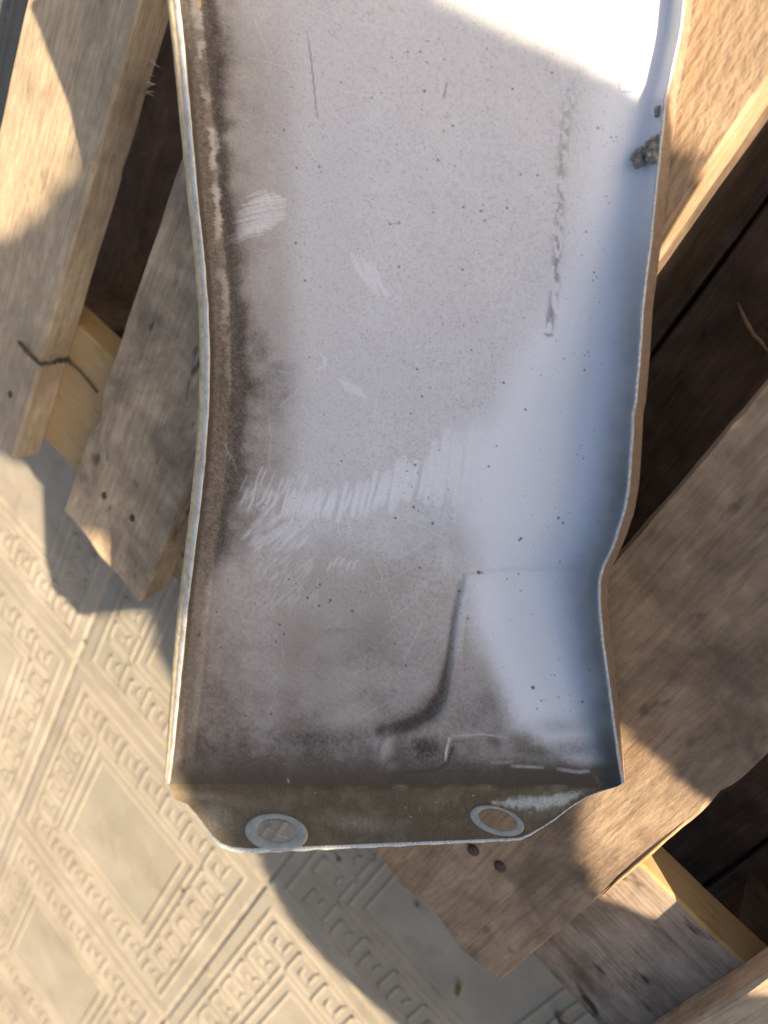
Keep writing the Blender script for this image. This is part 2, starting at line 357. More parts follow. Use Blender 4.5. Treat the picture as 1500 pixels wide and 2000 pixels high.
def seg_d(X, Y, pts):
    d2 = np.full(X.shape, 1e12); tt = np.zeros(X.shape); n = len(pts) - 1
    for k in range(n):
        (x0, y0), (x1, y1) = pts[k], pts[k + 1]; dx, dy = x1 - x0, y1 - y0
        t = np.clip(((X - x0) * dx + (Y - y0) * dy) / (dx * dx + dy * dy + 1e-9), 0, 1)
        q = (X - x0 - t * dx) ** 2 + (Y - y0 - t * dy) ** 2; m_ = q < d2
        d2 = np.where(m_, q, d2); tt = np.where(m_, (k + t) / n, tt)
    return np.sqrt(d2), tt
RAISE = [(908, 1122), (893, 1200), (883, 1290), (872, 1360), (850, 1398), (805, 1422), (752, 1438), (738, 1465), (745, 1535), (780, 1530), (792, 1505), (850, 1500), (871, 1482), (880, 1441), (1000, 1441), (1120, 1438), (1260, 1440), (1260, 1110), (1000, 1112)]
def z_floor(px, py):
    t = (xr(py) - px) / (xr(py) - xl(py))
    zl = np.interp(py, [-420, 0, 1000, 1530], [0.222, 0.202, 0.184, 0.173])
    zr = np.interp(py, [-420, 0, 1000, 1530], [0.137, 0.1345, 0.1335, 0.1330])
    return zr + (zl - zr) * t
def z_panel(px, py):
    z = z_floor(px, py); a, b_ = xl(py), xr(py); wl = 42.0; wr = wallw(py)
    tl = np.clip(1 - (px - a) / wl, 0, 1); tr = np.clip(1 - (b_ - px) / wr, 0, 1)
    fade = 1 - sst(1470, 1535, py) * 0.75
    z = z + 0.0165 * tl ** 1.5 * fade + wallh(py) * (0.22 * tr ** 2 + 0.78 * tr ** 3.6) * (1 - sst(1440, 1535, py) * 0.55)
    z = z + 0.0013 * sst(-6, 6, poly_sd(px, py, RAISE)) * sst(1512, 1480, py)
    z = z - 0.0035 * sst(1020, 1100, py + (px - 900) * 0.03) * sst(780, 1000, px) * (1 - 0.6 * sst(1100, 1330, py))
    z = z + 0.0009 * (vnoise(px / 170., py / 170., 5, 2) - .5)
    fl = np.clip((py - 1502) / 32, 0, 1); z = z + 0.0020 * fl ** 2
    return z
STEP = 2.2
tcol = np.linspace(0, 1, 410); prow = np.concatenate([np.linspace(-420, -12, 40), np.arange(-8, 1531, STEP), [1531.5]])
PY = np.repeat(prow[:, None], len(tcol), 1); PX = xl(PY) + (xr(PY) - xl(PY)) * tcol[None]
ZP = z_panel(PX, PY); PP = at(PX, PY, ZP)
me = grid_mesh('sheet', PP - PO)

# dirt, stains and wiped marks laid on the sheet (its own surface colour)
def strokes(X, Y, lst):
    out = np.zeros(X.shape)
    for (pts, wd, a) in lst:
        xs = [p[0] for p in pts]; ys = [p[1] for p in pts]; pad = wd * 3
        m_ = (X > min(xs) - pad) & (X < max(xs) + pad) & (Y > min(ys) - pad) & (Y < max(ys) + pad)
        if not m_.any(): continue
        d, t = seg_d(X[m_], Y[m_], pts)
        out[m_] = np.maximum(out[m_], a * sst(wd, wd * 0.35, d) * (0.35 + 0.65 * np.sin(np.clip(t, 0.03, 0.97) * math.pi) ** 0.35))
    return out
def blob(X, Y, cx, cy, rx, ry, ang=0.0):
    c, s_ = math.cos(ang), math.sin(ang); dx, dy = X - cx, Y - cy
    return np.exp(-(((dx * c + dy * s_) / rx) ** 2 + ((-dx * s_ + dy * c) / ry) ** 2))
def sheet_colour(X, Y):
    fine = vnoise(X / 2.6, Y / 2.6, 101, 2); fin2 = vnoise(X / 5.0, Y / 5.0, 111, 2); med = vnoise(X / 30., Y / 30., 121, 4); big = vnoise(X / 150., Y / 150., 131, 3)
    L_ = X - xl(Y); Rr = xr(Y) - X
    paint = np.array([0.83, 0.81, 0.815])
    dwt = np.clip(np.maximum(0.75 * sst(610, 520, X + (med - .5) * 30) * sst(-100, 200, Y), sst(1010, 1150, Y + (med - .5) * 80)), 0, 1)[..., None]
    dust = np.array([0.635, 0.61, 0.605]) * (1 - dwt) + np.array([0.455, 0.40, 0.35]) * dwt; brown = np.array([0.120, 0.092, 0.074]); mud = np.array([0.085, 0.066, 0.045])
    # dust film: heavy on the left and the end, thinning to the right
    edge = np.interp(Y, [-100, 130, 420, 560, 700, 820, 900, 1000, 1100, 1200, 1330, 1420, 1530], [1190, 1170, 1130, 1095, 1010, 960, 930, 930, 930, 915, 975, 1010, 1200]) + (med - .5) * 26
    film = 0.80 * sst(edge + 46, edge - 46, X + (fin2 - .5) * 46 + (med - .5) * 20) + 0.10 + 0.25 * sst(760, 560, X) * sst(560, 590, X + 30) 
    film = film * (0.80 + 0.44 * big)
    film = np.maximum(film, (0.88 + 0.25 * (big - .5)) * sst(586, 566, X + (med - .5) * 12) * sst(-200, 60, Y))
    film = np.maximum(film, 0.95 * sst(1090, 1180, Y + (med - .5) * 90) * sst(edge + 40, edge - 40, X + (fin2 - .5) * 40))
    film = np.clip(film + (fin2 - .5) * 0.30 * (film > 0.2), 0, 1)
    clean = np.zeros(X.shape)
    # wiped marks
    W_ = []
    r_ = np.random.RandomState(9)
    for k in range(34):
        t = k / 33.; y = 378 + t * 84 + r_.uniform(-3, 3); xa = np.interp(t, [0, .15, .6, 1], [520, 552, 556, 505]) + r_.uniform(-7, 7); xb = np.interp(t, [0, .5, 1], [488, 470, 446]) + r_.uniform(-14, 12)
        W_.append(([(xa, y - 4), ((xa + xb) / 2, y), (xb, y + 7 + 8 * t)], r_.uniform(2.2, 4.2), r_.uniform(.5, 1)))
    for k in range(7):
        x = 690 + k * 7.5; W_.append(([(x - 8 + r_.uniform(-6, 6), 492 + k * 4), (x + 8, 530 + k * 4), (x + 30 + r_.uniform(-14, 12), 562 + k * 3)], r_.uniform(2.5, 5.5), r_.uniform(.4, .8)))
    for k in range(6):
        x = 665 + k * 7; W_.append(([(x, 740 + k * 3), (x + 14, 765 + k * 2.5)], 3.0, 0.7))
    W_.append(([(622, 688), (636, 700), (634, 716), (618, 722)], 4, 0.6))
    for k in range(36):
        t = (k + r_.uniform(-.25, .25)) / 35.; x = 480 + t * 500; cyc = np.interp(t, [0, .2, .4, .6, .8, 1], [972, 990, 985, 950, 925, 922]); ln = np.interp(t, [0, .3, .6, .85, 1], [26, 30, 52, 86, 78]) * r_.uniform(0.55, 1.2)
        wd = np.interp(t, [0, .3, .6, 1], [4.5, 7, 11, 15]) * r_.uniform(.6, 1.15)
        W_.append(([(x + 9 + r_.uniform(-3, 3), cyc - ln), (x + 1, cyc), (x - 7 + r_.uniform(-4, 4), cyc + ln * r_.uniform(.5, .9))], wd, np.interp(t, [0, .25, .5, 1], [.75, .9, 1., 1.1])))
    for k in range(26):
        x = r_.uniform(465, 600); y = r_.uniform(925, 985); W_.append(([(x + 8, y - r_.uniform(8, 22)), (x, y), (x - 6, y + 14)], r_.uniform(1.6, 3), r_.uniform(.4, .8)))
    for k in range(9):
        x = 560 + k * 8; W_.append(([(x + 10, 962), (x, 990), (x - 5, 1012)], 4.5, .8))
    for k in range(46):
        a0 = r_.uniform(0, 6.28); rr = r_.rand() ** 0.5; x = 540 + 58 * rr * math.cos(a0); y = 1040 + 44 * rr * math.sin(a0)
        W_.append(([(x + 9, y - 12), (x, y), (x - 11, y + 9)], r_.uniform(3, 7), r_.uniform(.35, .75)))
    for k in range(60):
        x = r_.uniform(490, 610); y = r_.uniform(1085, 1190); W_.append(([(x + 8, y - 9), (x - 7, y + 9)], 2.4, r_.uniform(.15, .4)))
    for x, y in ((645, 1108), (657, 1098), (668, 1100), (682, 1106), (694, 1103)): W_.append(([(x - 5, y + 7), (x, y - 6), (x + 6, y - 9)], 2.8, 0.6))
    for k in range(10): 
        x = 888 + k * 1.6; W_.append(([(x + 12, 1150 + 5 * (k % 3)), (x + 2, 1240), (x - 4, 1300 - 7 * (k % 4))], 1.5, 0.35 * (k % 2 + 0.4)))
    for x, y in ((440, 870), (452, 890), (456, 903), (445, 880)): W_.append(([(x, y), (x + 5, y + 10), (x + 3, y + 20)], 2, 0.6))
    for k in range(150):
        x = r_.uniform(470, 1180); y = r_.uniform(-20, 1400); an = r_.normal(0.9, .5) if y < 420 else r_.normal(-1.0, .7); ln = r_.uniform(10, 70); c_ = r_.uniform(-.15, .15) * ln
        W_.append(([(x - math.cos(an) * ln, y - math.sin(an) * ln), (x + c_, y - c_), (x + math.cos(an) * ln, y + math.sin(an) * ln)], 1.5, r_.uniform(.12, .42)))
    clean = np.maximum(clean, strokes(X, Y, W_) * (0.65 + 0.6 * (fine - .2)))
    right = sst(-44, 44, poly_sd(X, Y, [(905, 845), (1010, 820), (1200, 780), (1200, 1085), (1020, 1090), (930, 1050), (900, 960)]) + (med - .5) * 50)
    low = sst(-30, 34, poly_sd(X, Y, [(922, 1135), (1010, 1120), (1200, 1125), (1190, 1360), (1130, 1405), (1010, 1418), (985, 1360), (955, 1260)]) + (med - .5) * 26)
    clean = np.maximum(clean, 0.8 * right); clean = np.maximum(clean, 0.95 * low)
    film = film * (1 - 0.92 * np.clip(clean, 0, 1))
    col = paint + (dust - paint) * film[..., None]
    # brown grime
    g = np.zeros(X.shape); rnd = np.random.RandomState(5).rand(*X.shape); rn2 = np.random.RandomState(6).rand(*X.shape)
    lw = np.interp(Y, [-100, 0, 200, 400, 600, 760, 900, 1050, 1150, 1300, 1420, 1530], [104, 104, 92, 84, 92, 112, 100, 82, 46, 44, 48, 40]) * (0.86 + 0.3 * med)
    la = np.interp(Y, [0, 1060, 1150, 1300, 1530], [0.97, 0.95, 0.7, 0.72, 0.8])
    g = np.maximum(g, la * sst(lw, lw * 0.55, L_) * (0.9 + 0.25 * (fin2 - .5)))
    g = np.maximum(g, 0.60 * sst(lw * 2.1, lw * 0.6, L_) * sst(520, 700, Y) * sst(1200, 1000, Y) * (0.5 + med))
    g = np.maximum(g, 0.34 * sst(lw * 2.2, lw * 0.6, L_) * (0.5 + med))
    rl = np.interp(Y, [0, 60, 120, 160, 210, 330, 420, 520, 700], [26, 34, 26, 30, 40, 38, 34, 34, 34]) + 16 * (vnoise(X * 0, Y / 24., 141, 3) - .5)     # centre line of the rubbed strip
    rw = np.interp(Y, [0, 40, 75, 100, 150, 190, 230, 330, 480, 560, 720, 1000], [10, 16, 15, 7, 6, 12, 13, 10, 11, 11, 8, 4]) * (0.5 + vnoise(X * 0, Y / 9., 142, 3))
    rub = sst(rw, rw * 0.35, np.abs(L_ - rl) + 9 * (vnoise(X / 14., Y / 2.4, 151, 2) - .5)) * np.interp(Y, [0, 480, 600, 900], [1, .9, .45, .1])
    rub = rub * (0.25 + 0.75 * sst(0.40, 0.56, vnoise(X / 60., Y / 34., 143, 2))) * (0.55 + 0.6 * vnoise(X / 9., Y / 7., 152, 3)) * (0.8 + .4 * rnd)
    g = g * (1 - 0.85 * np.clip(rub, 0, 1))
    lowg = sst(1120, 1420, Y + (big - .5) * 160) * sst(edge + 46, edge - 60, X + (fin2 - .5) * 40)
    g = np.maximum(g, lowg * (0.36 + 0.42 * sst(0.36, 0.68, med * .3 + big * .7)) * (0.9 + 0.3 * (fin2 - .3)))
    for (cx, cy, rx, ry, an, a) in ((600, 1440, 150, 42, 0.0, .72), (700, 1450, 70, 36, .2, .5), (828, 1462, 44, 34, 0, .98), (470, 1385, 60, 60, .3, .35), (400, 1440, 30, 40, 0, .5), (670, 1232, 75, 9, -.05, .42), (620, 1300, 120, 30, 0, .25), (790, 1340, 60, 50, .6, .3), (905, 1390, 46, 60, 0, .38), (1090, 1415, 60, 22, 0, .42), (1120, 1460, 60, 22, 0, .5), (945, 1330, 24, 60, .2, .3), (860, 1050, 80, 34, .1, .20), (1000, 1420, 80, 16, 0, .3), (960, 1475, 40, 14, 0, .15), (430, 1240, 26, 60, .2, .4), (500, 800, 60, 200, 0, .14), (660, 1480, 120, 20, 0, .5)):
        g = np.maximum(g, a * blob(X, Y, cx, cy, rx, ry, an) * (0.55 + 0.9 * (0.5 * fin2 + 0.5 * med)))
    c1d, t1 = seg_d(X, Y, [(898, 1135), (885, 1210), (874, 1290), (862, 1352), (838, 1392), (798, 1414), (746, 1428)])
    g = np.maximum(g, 0.95 * np.exp(-(c1d / np.interp(t1, [0, .35, .6, 1], [4, 6, 15, 15])) ** 2) * np.interp(t1, [0, .15, .45, 1], [.3, .6, .95, 1]))
    c2d, t2 = seg_d(X, Y, [(884, 1462), (874, 1492), (852, 1504), (800, 1508), (770, 1520)])
    g = np.maximum(g, 0.9 * np.exp(-(c2d / 8.) ** 2))
    c3d, _ = seg_d(X, Y, [(884, 1450), (930, 1446), (1000, 1447)]); g = np.maximum(g, .4 * np.exp(-(c3d / 6) ** 2))
    g = np.maximum(g, 0.72 * sst(1380, 1495, Y + (med - .5) * 70) * sst(edge + 40, edge - 60, X))
    # light dusty patches over the grime
    lt = np.zeros(X.shape)
    for (cx, cy, rx, ry, an, a) in ((752, 1462, 16, 40, .25, .9), (690, 1395, 60, 28, -.2, .45), (560, 1130, 80, 40, 0, .3), (640, 1180, 170, 40, 0, .35), (1010, 1478, 110, 16, 0, .5), (860, 1200, 18, 60, 0, .35), (500, 1310, 60, 60, 0, .25), (770, 1335, 60, 40, 0, .15), (765, 1498, 14, 10, 0, .8)):
        lt = np.maximum(lt, a * blob(X, Y, cx, cy, rx, ry, an) * (0.5 + 0.9 * fin2))
    g = g * (1 - 0.8 * np.clip(lt, 0, 1))
    # peppered dust
    pep = sst(0.82, 0.98, rnd * .8 + fin2 * .35) * np.clip(film * 1.2, 0.10, 1) * 0.30
    g = g + (rnd - .5) * 0.42 * np.clip(g, 0, .5) + (rn2 - .5) * 0.15 * film
    g = np.clip(np.maximum(g, pep) * (1 - 0.85 * np.clip(clean, 0, 1)), 0, 1)
    col = col + (brown - col) * g[..., None]
    soot = np.zeros(X.shape)
    soot = np.maximum(soot, 0.92 * np.exp(-(c1d / np.interp(t1, [0, .3, .5, .62, 1], [3, 6, 17, 25, 19])) ** 2) * np.interp(t1, [0, .15, .4, .6, 1], [.15, .4, .75, 1, 1]))
    soot = np.maximum(soot, 0.9 * np.exp(-(c2d / 7.) ** 2)); soot = np.maximum(soot, .55 * np.exp(-(c3d / 5) ** 2) * sst(1000, 880, X))
    for (cx, cy, rx, ry, an, a_) in ((832, 1468, 40, 30, 0, .95), (620, 1455, 130, 34, .05, .55), (700, 1440, 50, 26, 0, .5), (770, 1512, 60, 14, 0, .6), (905, 1400, 40, 40, 0, .25), (400, 1180, 14, 160, .05, .35), (448, 760, 22, 170, 0, .55), (440, 1000, 20, 70, 0, .5), (440, 120, 16, 150, .06, .5), (448, 480, 14, 110, 0, .4), (1100, 1470, 90, 16, 0, .3)):
        soot = np.maximum(soot, a_ * blob(X, Y, cx, cy, rx, ry, an) * (0.6 + 0.7 * fin2))
    soot = np.maximum(soot, sst(15, 5, L_) * .8 * sst(-100, 50, Y) * (.7 + .5 * fin2))
    bc = lw * 0.62; soot = np.maximum(soot, 0.62 * np.exp(-((L_ - bc) / 22.) ** 2) * np.interp(Y, [0, 1050, 1200, 1500], [1, 1, .35, .3]) * (.6 + .7 * med))
    soot = np.maximum(soot, 0.55 * sst(1400, 1490, Y + (med - .5) * 60) * sst(edge + 30, edge - 80, X) * (.6 + .7 * med))
    soot = soot * (1 - 0.8 * np.clip(rub, 0, 1)) * (1 - 0.85 * np.clip(lt, 0, 1)) * (0.72 + 0.5 * rnd)
    col = col + (np.array([.052, .041, .032]) - col) * np.clip(soot, 0, 1)[..., None]
    # shading painted in grey on the steep right wall, with some grime
    wall_shade = sst(np.interp(Y, [0, 700, 1000, 1500], [70, 80, 100, 84]), 6, Rr) * sst(250, 700, Y) * (0.78 + 0.3 * (med - .3)) * np.interp(Y, [0, 700, 950, 1500], [.8, .85, 1.05, 1.1])
    col = col + (np.array([.135, .145, .145]) - col) * np.clip(wall_shade, 0, 1)[..., None]
    # mud in the fold and at the sharp right corner
    mu = 0.92 * sst(1474, 1524, Y + (med - .5) * 20) * (0.7 + 0.5 * fin2)
    mu = np.maximum(mu, 0.9 * sst(1480, 1508, Y + (X - 1100) * .05 + (med - .5) * 10) * sst(880, 1050, X))
    mu = np.maximum(mu, 0.85 * sst(1340, 1500, Y) * sst(46, 8, Rr))
    mu = np.maximum(mu, 0.75 * sst(9, 2, L_) * sst(-50, 100, Y))
    mu = np.maximum(mu, 0.35 * sst(30, 4, Rr) * sst(300, 1100, Y))  # shading towards the right rim, painted in along with grime
    # specks, drips, scratches
    rs = np.random.RandomState(77); sp = np.zeros(X.shape)
    n = 520
    sxs = np.concatenate([rs.uniform(380, 1200, n), (rs.uniform(420, 1180, 26)[:, None] + rs.normal(0, 16, (26, 9))).ravel()])
    sys_ = np.concatenate([rs.uniform(-60, 1500, n), (rs.uniform(0, 1450, 26)[:, None] + rs.normal(0, 16, (26, 9))).ravel()]); sr = 1.25 + 2.3 * rs.rand(len(sxs)) ** 7
    for x, y, r in list(zip(sxs, sys_, sr)) + [(796, 101, 3.2), (829, 178, 4.2), (868, 116, 2.6), (884, 246, 3.2), (940, 412, 3.4), (947, 431, 3.0), (762, 438, 3), (780, 435, 2.6), (1017, 1052, 4), (845, 1022, 4), (772, 1012, 3.6), (1041, 1342, 4), (389, 1240, 5), (888, 324, 2.6), (1041, 1343, 5), (1194, 268, 2.4), (1204, 268, 2.2), (1199, 276, 2.4), (1206, 276, 2), (1160, 532, 2.6), (1165, 540, 2.4), (1158, 548, 2.4), (1148, 688, 2.2), (1142, 694, 2.2), (1150, 696, 2), (1184, 384, 2), (1188, 396, 2), (1206, 152, 2), (1210, 1170, 3), (935, 1118, 5), (1014, 1055, 3)]:
        j0 = np.searchsorted(prow, y - r * 2); j1 = np.searchsorted(prow, y + r * 2)
        if j1 <= j0 or X.shape[0] != len(prow): continue
        sub_ = slice(j0, j1); sp[sub_] = np.maximum(sp[sub_], min(.9, .35 + .2 * r) * sst(r, r * 0.4, np.hypot(X[sub_] - x, Y[sub_] - y)))
    ln = strokes(X, Y, [([(602, 75), (608, 120), (614, 175), (620, 232)], 1.7, .75), ([(1214, 136), (1210, 160), (1210, 178)], 1.5, .6), ([(1210, 178), (1240, 180)], 1.5, .55), ([(873, 160), (869, 178), (866, 192)], 2.2, .7), ([(1098, 1080), (1190, 1096)], 1.6, .12), ([(398, 1440), (405, 1456), (415, 1462)], 3, .6), ([(384, 1470), (388, 1452), (385, 1420)], 2.4, .5), ([(1080, 398), (1092, 396), (1100, 402)], 1.8, .5), ([(760, 438), (780, 436)], 1.3, .5)])
    dr, td = seg_d(X, Y, [(1125, 130), (1108, 220), (1098, 300), (1094, 380), (1090, 470), (1084, 560), (1073, 640)])
    drip = np.exp(-(dr / np.interp(td, [0, .5, 1], [14, 9, 8])) ** 2) * sst(0.46, 0.60, vnoise(X / 5., Y / 16., 161, 3)) * np.interp(td, [0, .2, .6, 1], [.15, .5, .7, .9])
    drip = np.maximum(drip, 0.8 * np.exp(-(np.hypot(X - 1072, Y - 648) / 10 - .7) ** 2 * 8) * sst(648, 653, Y)); drip = np.maximum(drip, strokes(X, Y, [([(1070, 600), (1067, 640)], 2, .7), ([(1079, 604), (1079, 640)], 2, .7)]))
    dk = np.clip(np.maximum(np.maximum(sp, ln), drip * 0.75), 0, 1)
    col = col + (mud * 0.8 - col) * dk[..., None]
    col = col + (mud - col) * np.clip(mu, 0, 1)[..., None]
    # bright scuffs along the crease lines
    br = strokes(X, Y, [([(878, 1442), (872, 1465), (870, 1484)], 3, .9), ([(882, 1438), (940, 1434), (990, 1440)], 2.4, .6), ([(1000, 1496), (1060, 1499)], 4, .55), ([(1090, 1502), (1130, 1508), (1150, 1506)], 5, .6), ([(1050, 1440), (1150, 1450)], 1.8, .4), ([(1000, 1488), (960, 1490)], 4, .3), ([(562, 1522), (564, 1528)], 2.5, .7)])
    col = col + (np.array([.62, .60, .56]) - col) * (br * (0.5 + 0.7 * fin2))[..., None]
    rough = np.clip(0.34 + 0.30 * film + 0.28 * g + 0.3 * np.clip(mu, 0, 1), 0.25, 0.9)
    return np.clip(col, 0.01, 0.9), rough
def set_colour(me, col, rough):
    a = me.attributes.new('tone', 'FLOAT_COLOR', 'POINT')
    a.data.foreach_set('color', np.concatenate([col.reshape(-1, 3), rough.reshape(-1, 1)], 1).astype(np.float32).reshape(-1))
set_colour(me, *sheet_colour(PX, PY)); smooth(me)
m, nt, b = newmat('dusty_paint')
at_ = N(nt, 'ShaderNodeAttribute', attribute_name='tone'); geo = N(nt, 'ShaderNodeNewGeometry')
n1 = noise(nt, geo.outputs['Position'], 2600, 3, 0.6); n2 = noise(nt, geo.outputs['Position'], 500, 4, 0.6)
col = mix(nt, at_.outputs['Color'], ramp(nt, n1, [(0.3, (0.86,) * 3), (0.7, (1.1,) * 3)]), 0.8, 'MULTIPLY')
nt.links.new(col, b.inputs['Base Color']); nt.links.new(at_.outputs['Alpha'], b.inputs['Roughness'])
b.inputs['Specular IOR Level'].default_value = 0.5
bump(nt, b, n2, 0.10, 0.0006); M_paint = m
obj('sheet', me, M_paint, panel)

def strip(name, A_, B_, mat, parent=panel):
    """ribbon of quads between polylines (lists of rows)"""
    P = np.stack([np.asarray(r) for r in (A_, *B_)], 1) - PO
    me = grid_mesh(name, P); smooth(me); return obj(name, me, mat, parent)
# folded hems along both side walls
yy = np.concatenate([np.linspace(-420, -10, 30), np.arange(0, 1532, 6.0)])
zl_ = z_panel(xl(yy) + 0.01, yy)
wob = lambda k, a: (vnoise(yy / 22., yy * 0 + k, 301 + k, 3) - .5) * a
hw = np.interp(yy, [-420, 0, 500, 900, 1300, 1530], [24, 24, 20, 20, 20, 12])
rows = []
for (f, dz) in ((0.0, 0.0), (0.02, 0.0011), (-0.18, 0.0016), (-0.42, 0.0014), (-0.52, 0.0009), (-0.72, 0.0011), (-0.95, 0.0008), (-1.0, -0.003)):
    rows.append(at(xl(yy) + f * hw + wob(int(abs(f) * 10), 1.6), yy, zl_ + dz))
rows.append(np.stack([rows[-1][:, 0] + 0.004, rows[-1][:, 1] + 0.004, np.maximum(rows[-1][:, 2] - 0.036, 0.131)], -1))
M_hem = None
m, nt, b = newmat('scuffed_hem'); geo = N(nt, 'ShaderNodeNewGeometry')
n1 = noise(nt, geo.outputs['Position'], 160, 5, 0.65); n2 = noise(nt, geo.outputs['Position'], 900, 3, 0.6)
col = ramp(nt, n1, [(0.3, (0.36, 0.31, 0.25)), (0.5, (0.55, 0.52, 0.46)), (0.7, (0.63, 0.62, 0.58))])
col = mix(nt, col, (0.14, 0.10, 0.07), ramp(nt, n2, [(0.62, (0, 0, 0)), (0.74, (0.8, 0.8, 0.8))]))
nt.links.new(col, b.inputs['Base Color']); b.inputs['Roughness'].default_value = 0.45; bump(nt, b, n2, 0.25, 0.0005); M_hem = m
strip('left_hem', rows[0], rows[1:5], M_hem)
strip('left_flange', rows[4], rows[5:], plain('tan_reflection', (0.52, 0.40, 0.24), 0.5, 0, 0.3, 240))['label'] = 'outer flange of the left wall, coloured tan as if reflecting lit wood'  # tan colour stands for sunlit wood reflected in the flange
zr_ = z_panel(xr(yy) - 0.01, yy); ow = np.interp(yy, [-420, 0, 250, 600, 1000, 1110, 1300, 1480, 1531], [16, 15, 20, 17, 17, 14, 13, 6, 1])
rows = []
for (px, dz) in ((0 * yy - 0.5, 0 * yy), (0 * yy + 1, 0 * yy + 0.0009), (0 * yy + 4.0, 0 * yy + 0.0010), (0 * yy + 6.0, 0 * yy - 0.0004)):
    rows.append(at(xr(yy) + px + wob(5, 2.0), yy, zr_ + dz))
strip('right_hem', rows[0], rows[1:], plain('bare_metal_edge', (0.50, 0.50, 0.50), 0.35, 0.3, 0.35, 700))
zb = np.maximum(zr_ - 0.022, 0.1308)
rows2 = [rows[-1], at(xr(yy) + 6 + ow * 0.5, yy, (zr_ + zb) / 2), at(xr(yy) + 6 + ow, yy, zb)]
m_out = plain('brown_outer_film', (0.27, 0.19, 0.135), 0.5, 0, 0.35, 300)
strip('outer_wall', rows2[0], rows2[1:], m_out)['label'] = 'brown stained outside of the right wall'

# the end tab with its two holes
def tab_l(t): return np.interp(t, [0, .10, .22, .30, .45, .62, .78, .90, .97, 1], [331, 333, 341, 366, 384, 400, 415, 432, 455, 490])
def tab_r(t): return np.interp(t, [0, .06, .14, .24, .36, .50, .65, .80, .92, 1], [1214, 1200, 1170, 1145, 1125, 1104, 1084, 1060, 1036, 1015])
def tab_y(s, t):
    top = 1531.5; bot = 1664 - s * 36 
    return top + (bot - top) * t
ts = np.linspace(0, 1, 64); ss = np.linspace(0, 1, 400)
TT, SS = np.meshgrid(ts, ss, indexing='ij'); TXp = tab_l(TT) + (tab_r(TT) - tab_l(TT)) * SS
TYp = tab_y((TXp - 331) / 883., TT)
def tab_z(px, py, t): return z_panel(np.clip(px, xl(1531) + 1, xr(1531) - 1), 1531.5 + 0 * py) + 0.0185 * (t ** 1.15) * np.interp(px, [331, 800, 1214], [1.0, 0.9, 0.65])
TZ = tab_z(TXp, TYp, TT); TP = at(TXp, TYp, TZ)
RINGS = [(540, 1626, 62, 37, 0.10, 0.62), (971, 1603, 55, 27, 0.30, 0.70)]     # centre, half axes, tilt, hole fraction
def ell(px, py, r):
    c, s_ = math.cos(r[4]), math.sin(r[4]); dx, dy = px - r[0], py - r[1]
    return np.hypot((dx * c + dy * s_) / r[2], (-dx * s_ + dy * c) / r[3])
cxm = (TXp[:-1, :-1] + TXp[1:, 1:]) / 2; cym = (TYp[:-1, :-1] + TYp[1:, 1:]) / 2
keep = np.ones(cxm.shape, bool)
for r in RINGS: keep &= ell(cxm, cym, r) > r[5] * 1.08
me = grid_mesh('end_tab', TP - PO, keep); smooth(me)
fine = vnoise(TXp / 2.6, TYp / 2.6, 401, 2); f2 = vnoise(TXp / 7., TYp / 7., 411, 3); md = vnoise(TXp / 34., TYp / 26., 421, 3)
mudc = np.array([0.135, 0.097, 0.052]); tan = np.array([0.33, 0.27, 0.18]); pnt = np.array([0.50, 0.50, 0.46])
q = np.clip(0.25 * sst(0.45, 0.8, md), 0, 1)
for (cx, cy, rx, ry, an, a) in ((425, 1598, 36, 30, .9, .95), (700, 1608, 62, 16, .12, .75), (400, 1556, 60, 10, .1, .7), (640, 1600, 40, 14, 0, .3), (1065, 1572, 60, 22, -.1, .55), (470, 1570, 60, 14, 0, .4)):
    q = np.maximum(q, a * blob(TXp, TYp, cx, cy, rx, ry, an) * (0.6 + 0.8 * (f2 - .1)))
tc = mudc + (tan - mudc) * np.clip(q, 0, 1)[..., None]
wr_ = sst(-8, 6, poly_sd(TXp, TYp, [(960, 1566), (1060, 1556), (1135, 1548), (1100, 1572), (1050, 1578), (985, 1574)]) + (f2 - .5) * 14)
tc = tc + (np.array([.60, .58, .50]) - tc) * (wr_ * .85)[..., None]
tc = tc + (mudc * .45 - tc) * (0.85 * sst(0.70, 0.80, fine) * sst(0.35, 0.6, f2))[..., None]
tc = tc + (np.array([.6, .57, .5]) - tc) * (0.7 * sst(0.80, 0.88, f2) * sst(.5, .7, fine))[..., None]
tc = tc + (mudc * .5 - tc) * (0.8 * sst(0.10, 0.0, TT + (md - .5) * .2) * sst(330, 700, TXp))[..., None]
gr_ = np.random.RandomState(12).rand(*TT.shape); str_ = vnoise(TXp / 5., TYp / 22., 441, 3)
tc = tc * (0.62 + 0.35 * fine + 0.35 * gr_ + 0.35 * (str_ - .3))[..., None]
set_colour(me, np.clip(tc, .008, .9), 0.75 + 0 * TT)
tabo = obj('end_tab', me, M_paint, panel); tabo['label'] = 'mud coated end tab with two holes'
